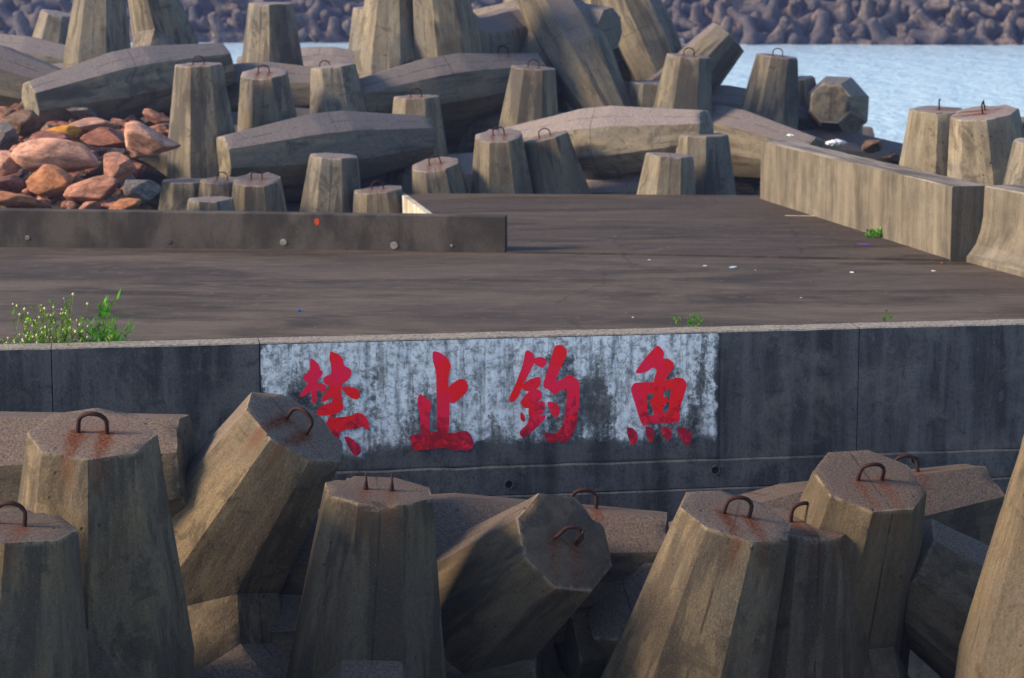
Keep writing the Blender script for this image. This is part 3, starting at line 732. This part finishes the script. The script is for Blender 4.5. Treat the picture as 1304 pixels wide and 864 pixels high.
def rock(px, py, Y, w_, h_, tint, label, rz=None, group='rocks heaped behind the kerb', i=[0]):
    i[0] += 1; me = RM[i[0] % 7]; o = link_mesh('rock', me); w_ *= 1.0; h_ *= .84; tint = tuple(min(.8, x*1.1) for x in tint)
    k = Y/F0; o.location = at(px, py, Y); o.scale = (w_*k*.62, random.uniform(.45,.6)*w_*k, h_*k*.68)
    o.rotation_euler = (random.uniform(-.25,.25), random.uniform(-.25,.25) if rz is None else rz, random.uniform(0,.6) if i[0] % 2 else math.pi-random.uniform(0,.6))
    o['tint'] = [*tint, 1.0]; tag(o, label, 'rock', group); return o
SAL=(.40,.19,.135); ORA=(.42,.18,.095); PIN=(.52,.28,.21); RED=(.24,.10,.075); GRY=(.17,.15,.15); BRO=(.16,.10,.075)
rocks = [
 (77,201,38.5,98,44,PIN,'large flat pink rock in the middle of the rock heap'),
 (63,234,37.2,56,42,ORA,'orange rounded rock in front, left of centre of the heap'),
 (118,242,37.0,72,32,SAL,'salmon wedge shaped rock in front at the heap centre'),
 (190,180,39.5,75,46,PIN,'pale pink slanting rock touching the tall grey dolos'),
 (152,212,38.0,48,38,SAL,'salmon rock below the pale slanting one'),
 (60,178,40.5,66,24,RED,'dark red flat rock above the large pink one'),
 (110,162,42,84,20,PIN,'long pale slab of rock at the back of the heap'),
 (78,168,41.3,42,16,(.50,.23,.04),'bright orange yellow rock at the back of the heap'),
 (30,160,42,50,34,BRO,'brown rounded rock at the back left of the heap'),
 (8,208,38.5,40,30,PIN,'pink rock at the left edge of the photo, middle height'),
 (8,235,37.3,46,30,RED,'dark red rock low at the left edge of the photo'),
 (38,133,44.5,34,22,BRO,'brown dome of rock on the skyline of the heap, left'),
 (102,143,44,52,20,GRY,'grey ridged rock high at the back of the heap'),
 (140,178,40.3,70,26,RED,'dark red brown rock right of the yellow one'),
 (20,255,36.6,60,18,ORA,'orange brown rock resting behind the kerb at the left'),
 (160,262,36.4,40,16,ORA,'small orange rock low behind the kerb by the short dolos'),
 (178,243,37,50,30,GRY,'grey rock low at the right end of the heap'),
 (200,150,42.8,40,20,SAL,'small reddish rock under the lying dolos at right'),
 (8,172,41,36,36,GRY,'blue grey rock at the left edge of the photo'),
 (32,190,39.6,30,16,ORA,'small orange rock left of the large pink one'),
]
for r_ in rocks: rock(*r_)
kinds = [(RED,'small dark red rock wedged between larger rocks of the heap'),(SAL,'small salmon rock filling a gap in the heap'),(GRY,'small grey rock filling a gap in the heap'),(BRO,'small brown rock filling a gap in the heap')]
rr = random.Random(5)
for i in range(230):
    px = rr.uniform(-10, 215); py = rr.uniform(136, 262)
    if px > 172 and py > 180: continue
    Yr = 36.2 + (262-py)/122*8.4 + .35; k = rr.choice(kinds + kinds[:2] + kinds[:2]); s_ = rr.uniform(14, 34)
    rock(px, py+4, Yr, s_, s_*.6, k[0], k[1])
for i, (px, py, w_) in enumerate(((0,0,0),(1110,185,30),(1135,200,24))):
    if not w_: continue
    rock(px, py, 47 if i else 40.5, w_, w_*.6, BRO, ['small brown stone at the foot of the parapet start','brown stone by the water right of the end-on dolos','smaller brown stone at the waterline right of the end-on dolos'][i], group='stones by the parapet')

# ------------------------------------------------------------------ far breakwater
YB = 205
bk = MB()
yl = onz(0, 47, WATER_Z).y; yr = onz(1304, 57, WATER_Z).y
def shore(x): return 203 + (-x)*.10
n = 40; vs, fs = [], []
prof = [(-2,-4.2),(0.5,-2.9),(6,.6),(10,2.6),(16,3.0),(24,-4.2)]
for i in range(n+1):
    x = -75+150*i/n
    for (dy, z) in prof: vs.append((x, shore(x)+dy+2, z+noise.noise(Vector((x*.3, dy, 0)))*.4))
for i in range(n):
    for k in range(len(prof)-1):
        a = i*len(prof)+k; fs.append((a, a+len(prof), a+len(prof)+1, a+1))
tag(mesh_obj('breakwater_core', vs, fs, M_RUB, smooth=True), kind='structure')
def tetra_mesh():
    dirs = [Vector((0,0,1))] + [Vector((math.sqrt(8)/3*math.cos(t), math.sqrt(8)/3*math.sin(t), -1/3)) for t in (0, 2*math.pi/3, 4*math.pi/3)]
    bm = bmesh.new()
    for d in dirs:
        e1 = d.orthogonal().normalized(); e2 = d.cross(e1); rings = []
        for h, r_ in ((-.1,.52),(.25,.70),(1.15,.50),(1.95,.43),(2.05,.33)):
            rings.append([d*h + (e1*math.cos(2*math.pi*k/14)+e2*math.sin(2*math.pi*k/14))*r_ for k in range(14)])
        bm.from_mesh(loft(rings))
    me = bpy.data.meshes.new('tetrapod'); bm.to_mesh(me); bm.free(); me.materials.append(M_FAR)
    o = bpy.data.objects.new('tmp', me); C.objects.link(o)
    m_ = o.modifiers.new('r', 'REMESH'); m_.mode = 'VOXEL'; m_.voxel_size = .11
    out = bpy.data.meshes.new_from_object(o.evaluated_get(bpy.context.evaluated_depsgraph_get())); out.name = 'tetrapod'
    bpy.data.objects.remove(o)
    out.polygons.foreach_set('use_smooth', [True]*len(out.polygons)); return out
TM = tetra_mesh(); rt = random.Random(11)
proto = None
rows = [(1.2,-2.3,1.95),(3.3,-1.0,2.0),(5.4,.4,2.05),(7.6,1.8,2.3)]
for (dy, z, sp) in rows:
    x = -58
    while x < 58:
        xx = x + rt.uniform(-.5,.5)
        if proto is None: proto = link_mesh('tetrapod', TM, M_FAR); o = proto
        else: o = proto.copy(); C.objects.link(o)
        o.location = (xx, shore(xx)+dy+rt.uniform(-.5,.5), z+rt.uniform(-.35,.35))
        o.rotation_euler = (rt.uniform(0,6.28), rt.uniform(0,6.28), rt.uniform(0,6.28)); s_ = rt.uniform(.75,1.15); o.scale = (s_,)*3
        tag(o, 'weathered tetrapod of the far breakwater across the water', 'tetrapod', 'tetrapods of the far breakwater')
        x += sp

# ------------------------------------------------------------------ weeds
def leafmat(name, col):
    s = NT(name, .6); oi = s.n('ShaderNodeNewGeometry'); P = s.tc.outputs['Object']
    c = s.mix(s.ramp(s.noise(P, 14, 2), .35, .65), tuple(x*.65 for x in col), tuple(x*1.35 for x in col))
    tr = s.n('ShaderNodeBsdfTranslucent'); s.l(c, tr.inputs[0]); mx = s.n('ShaderNodeMixShader'); mx.inputs[0].default_value = .35
    s.val(s.b.inputs['Base Color'], c); s.l(s.b.outputs[0], mx.inputs[1]); s.l(tr.outputs[0], mx.inputs[2]); s.l(mx.outputs[0], s.t.nodes['Material Output'].inputs[0])
    return s.m
M_LEAF = leafmat('fresh_green_leaf', (.10,.33,.018)); M_LEAF2 = leafmat('yellow_green_leaf', (.18,.34,.03)); M_STEM = leafmat('green_stem', (.10,.20,.03))
M_FLOW = mat_plain('pale_cream_flower', (.55,.52,.28), .7)
def leaf(b, p, d, L, w_, rnd):
    d = d.normalized(); s_ = d.cross(Vector((rnd.uniform(-1,1), rnd.uniform(-1,1), rnd.uniform(-.4,.4)))).normalized(); up = d.cross(s_)
    b.add([p, p+d*L*.35+s_*w_, p+d*L*.75+s_*w_*.7-up*L*.05, p+d*L-up*L*.1, p+d*L*.75-s_*w_*.7-up*L*.05, p+d*L*.35-s_*w_], [(0,1,2,3,4,5)])
def weed(name, label, base, wx, wy, hts, nst, L, w_, leafm, fl=0, seed=0, lean=.25, nl=14):
    rnd = random.Random(seed); root = empty(name, base); st, lv, fw = MB(), MB(), MB()
    for i in range(nst):
        t = rnd.random(); x = (t-.5)*wx; y = rnd.uniform(-.5,.5)*wy; h = hts(t)*rnd.uniform(.7,1.05)
        dx, dy = rnd.gauss(0,lean)*h, rnd.gauss(0,lean)*h*.5
        pts = [Vector((x+dx*(k/6)**1.5, y+dy*(k/6)**1.5, h*k/6)) for k in range(7)]
        st.tube(pts, [.005-.0006*k for k in range(7)], 4)
        for j in range(nl):
            k = rnd.uniform(.12,1); i0 = min(5, int(k*6)); p_ = pts[i0].lerp(pts[i0+1], k*6-i0)
            ang = rnd.uniform(0, 6.28); leaf(lv, p_, Vector((math.cos(ang), math.sin(ang), rnd.uniform(.5,2.0))), L*rnd.uniform(.6,1.2), w_, rnd)
        if fl:
            for j in range(fl):
                if rnd.random() < .7:
                    c = pts[6] + Vector((rnd.gauss(0,.045), rnd.gauss(0,.04), rnd.gauss(-.03,.05))); r_ = rnd.uniform(.009,.017)
                    st.tube([pts[5], c], .0025, 3)
                    fw.add([c+Vector(q)*r_ for q in ((1,0,0),(-1,0,0),(0,1,0),(0,-1,0),(0,0,1),(0,0,-1))], [(0,2,4),(2,1,4),(1,3,4),(3,0,4),(2,0,5),(1,2,5),(3,1,5),(0,3,5)])
    st.build('stem', M_STEM, root); lv.build('foliage', leafm, root)
    if fl: tag(fw.build('flower_head', M_FLOW, root), kind='stuff')
    tag(root, label, 'plant', 'weeds growing on the deck'); return root
def wbase(px, back=.42):       # foot of the plant on the deck just behind the wall
    x, _ = wall_uv(px, 425, -back); q_ = wl + wd*x - wn*back; return (q_.x, q_.y, 0)
weed('flowering_weed', 'bushy weed with tiny cream flower heads behind the wall at far left', wbase(52), .82, .25, lambda t: .80+.27*math.sin(min(1,t*1.6)*math.pi*.5), 64, .05, .009, M_LEAF2, 2, 3, .11, 26)
weed('leafy_weed', 'bright green narrow leaved weed right of the flowering one', wbase(128), .30, .2, lambda t: .80+.26*math.sin(t*math.pi), 26, .12, .011, M_LEAF, 0, 4, .13, 24)
weed('seedling_weed', 'small upright green weed behind the wall above the fish character', wbase(878), .24, .1, lambda t: .76+.10*math.sin(t*math.pi), 14, .05, .009, M_LEAF, 0, 5, .05, 24)
weed('seedling_weed', 'single thin green sprout behind the wall right of the seedling', wbase(963), .03, .05, lambda t: .82, 2, .05, .008, M_LEAF2, 0, 6, .02, 10)
weed('seedling_weed', 'faint green sprout behind the wall above the post character', wbase(610), .04, .05, lambda t: .80, 3, .04, .006, M_LEAF2, 0, 7, .02, 10)
b_ = onz(1133, 409, 0); 
weed('seedling_weed', 'tiny round green weed behind the wall at right', wbase(1133), .10, .05, lambda t: .80+.02*t, 9, .045, .014, M_LEAF, 0, 8, .03, 12)
q_ = onz(1118, 304, 0); weed('parapet_weed', 'small broad leaved green weed at the foot of the parapet block', (q_.x-.05, q_.y-.05, 0), .22, .1, lambda t: .10+.03*t, 7, .10, .022, M_LEAF, 0, 9, .5, 5)

# ------------------------------------------------------------------ litter
def crumple(name, label, px, py, z, size, flat, col, seed, cat='litter', stretch=1.6):
    bm = bmesh.new(); bmesh.ops.create_icosphere(bm, subdivisions=3, radius=1); s_ = Vector((seed*2.3, 0, 0))
    for v in bm.verts:
        n = noise.noise(v.co*2.2+s_)*.45 + noise.noise(v.co*5+s_)*.22; v.co *= 1+n; v.co.z *= flat; v.co.x *= stretch
        v.co *= size/2/1.3
    zmin = min(v.co.z for v in bm.verts)
    for v in bm.verts: v.co.z -= zmin
    me = bpy.data.meshes.new(name); bm.to_mesh(me); bm.free()
    o = link_mesh(name, me, mat_plain(name+'_plastic', col, .45, .2)); q = onz(px, py, z); o.location = (q.x, q.y, z+.002)
    o.rotation_euler.z = seed; tag(o, label, cat, 'litter scattered on the deck'); return o
crumple('plastic_bag', 'crumpled white plastic bag lying on the parapet block', 1064, 186, 1.005, .26, .5, (.8,.8,.84), .3, 'plastic bag')
crumple('plastic_bag', 'small flat white scrap of plastic at the far end of the parapet top', 1006, 174, 1.005, .13, .35, (.75,.8,.85), 2, 'plastic bag')
crumple('purple_wrapper', 'purple wrapper on the deck near the parapet weed', 1101, 313, 0, .14, .25, (.20,.02,.42), 0.1, 'wrapper', 2)
crumple('bottle_cap', 'bright blue cap on the near deck left of centre', 381, 397, 0, .05, .6, (.0,.09,.62), 1, 'cap', 1)
for (lab, px, py, s_, c) in (('pale blue scrap on the near deck below the far deck joint', 934, 342, .09, (.45,.65,.75)), ('white scrap with an orange speck left of the pale blue one', 898, 340, .06, (.7,.62,.55)),
     ('pair of white crumbs in the middle of the right near deck', 1085, 348, .05, (.75,.75,.75)), ('white crumb close to the end of the parapet block', 1189, 346, .045, (.8,.8,.8)),
     ('white crumb at the deck joint right of the kerb end', 827, 332, .045, (.75,.75,.78)), ('white crumb on the far deck before the joint', 938, 322, .035, (.75,.75,.78)),
     ('small orange leaf scrap on the far deck near the plank', 1009, 272, .05, (.6,.25,.03)), ('dark pebble on the far deck right of the kerb end', 764, 298, .05, (.04,.035,.03)),
     ('orange scrap at the corner of the parapet block', 1200, 336, .05, (.45,.13,.03)), ('tiny yellow scrap on the far deck near the purple wrapper', 1132, 328, .04, (.5,.35,.1)),
     ('grey crumb on the near deck left of the seedling', 1020, 380, .03, (.6,.6,.6)), ('pale crumb on the near deck below the blue scrap', 962, 345, .03, (.5,.5,.55)),
     ('pale crumb in the middle of the near deck', 806, 405, .03, (.6,.6,.6))):
    crumple('litter_scrap', lab, px, py, 0, s_, .35, c, px*.7, 'litter')
b = MB(); q = onz(1024, 277, 0); b.box((-.3,-.03,0),(.3,.03,.02)); o = b.build('wood_lath', mat_plain('pale_wood', (.5,.42,.28), .8)); o.location = (q.x, q.y, .007); o.rotation_euler.z = -.12
tag(o, 'thin pale wooden lath lying on the far deck by the parapet', 'wood piece')

# ------------------------------------------------------------------ air
hz = MB(); hz.box((-160,-60,-6),(160,330,9)); hz = hz.build('haze', mat_haze()); tag(hz, kind='stuff')
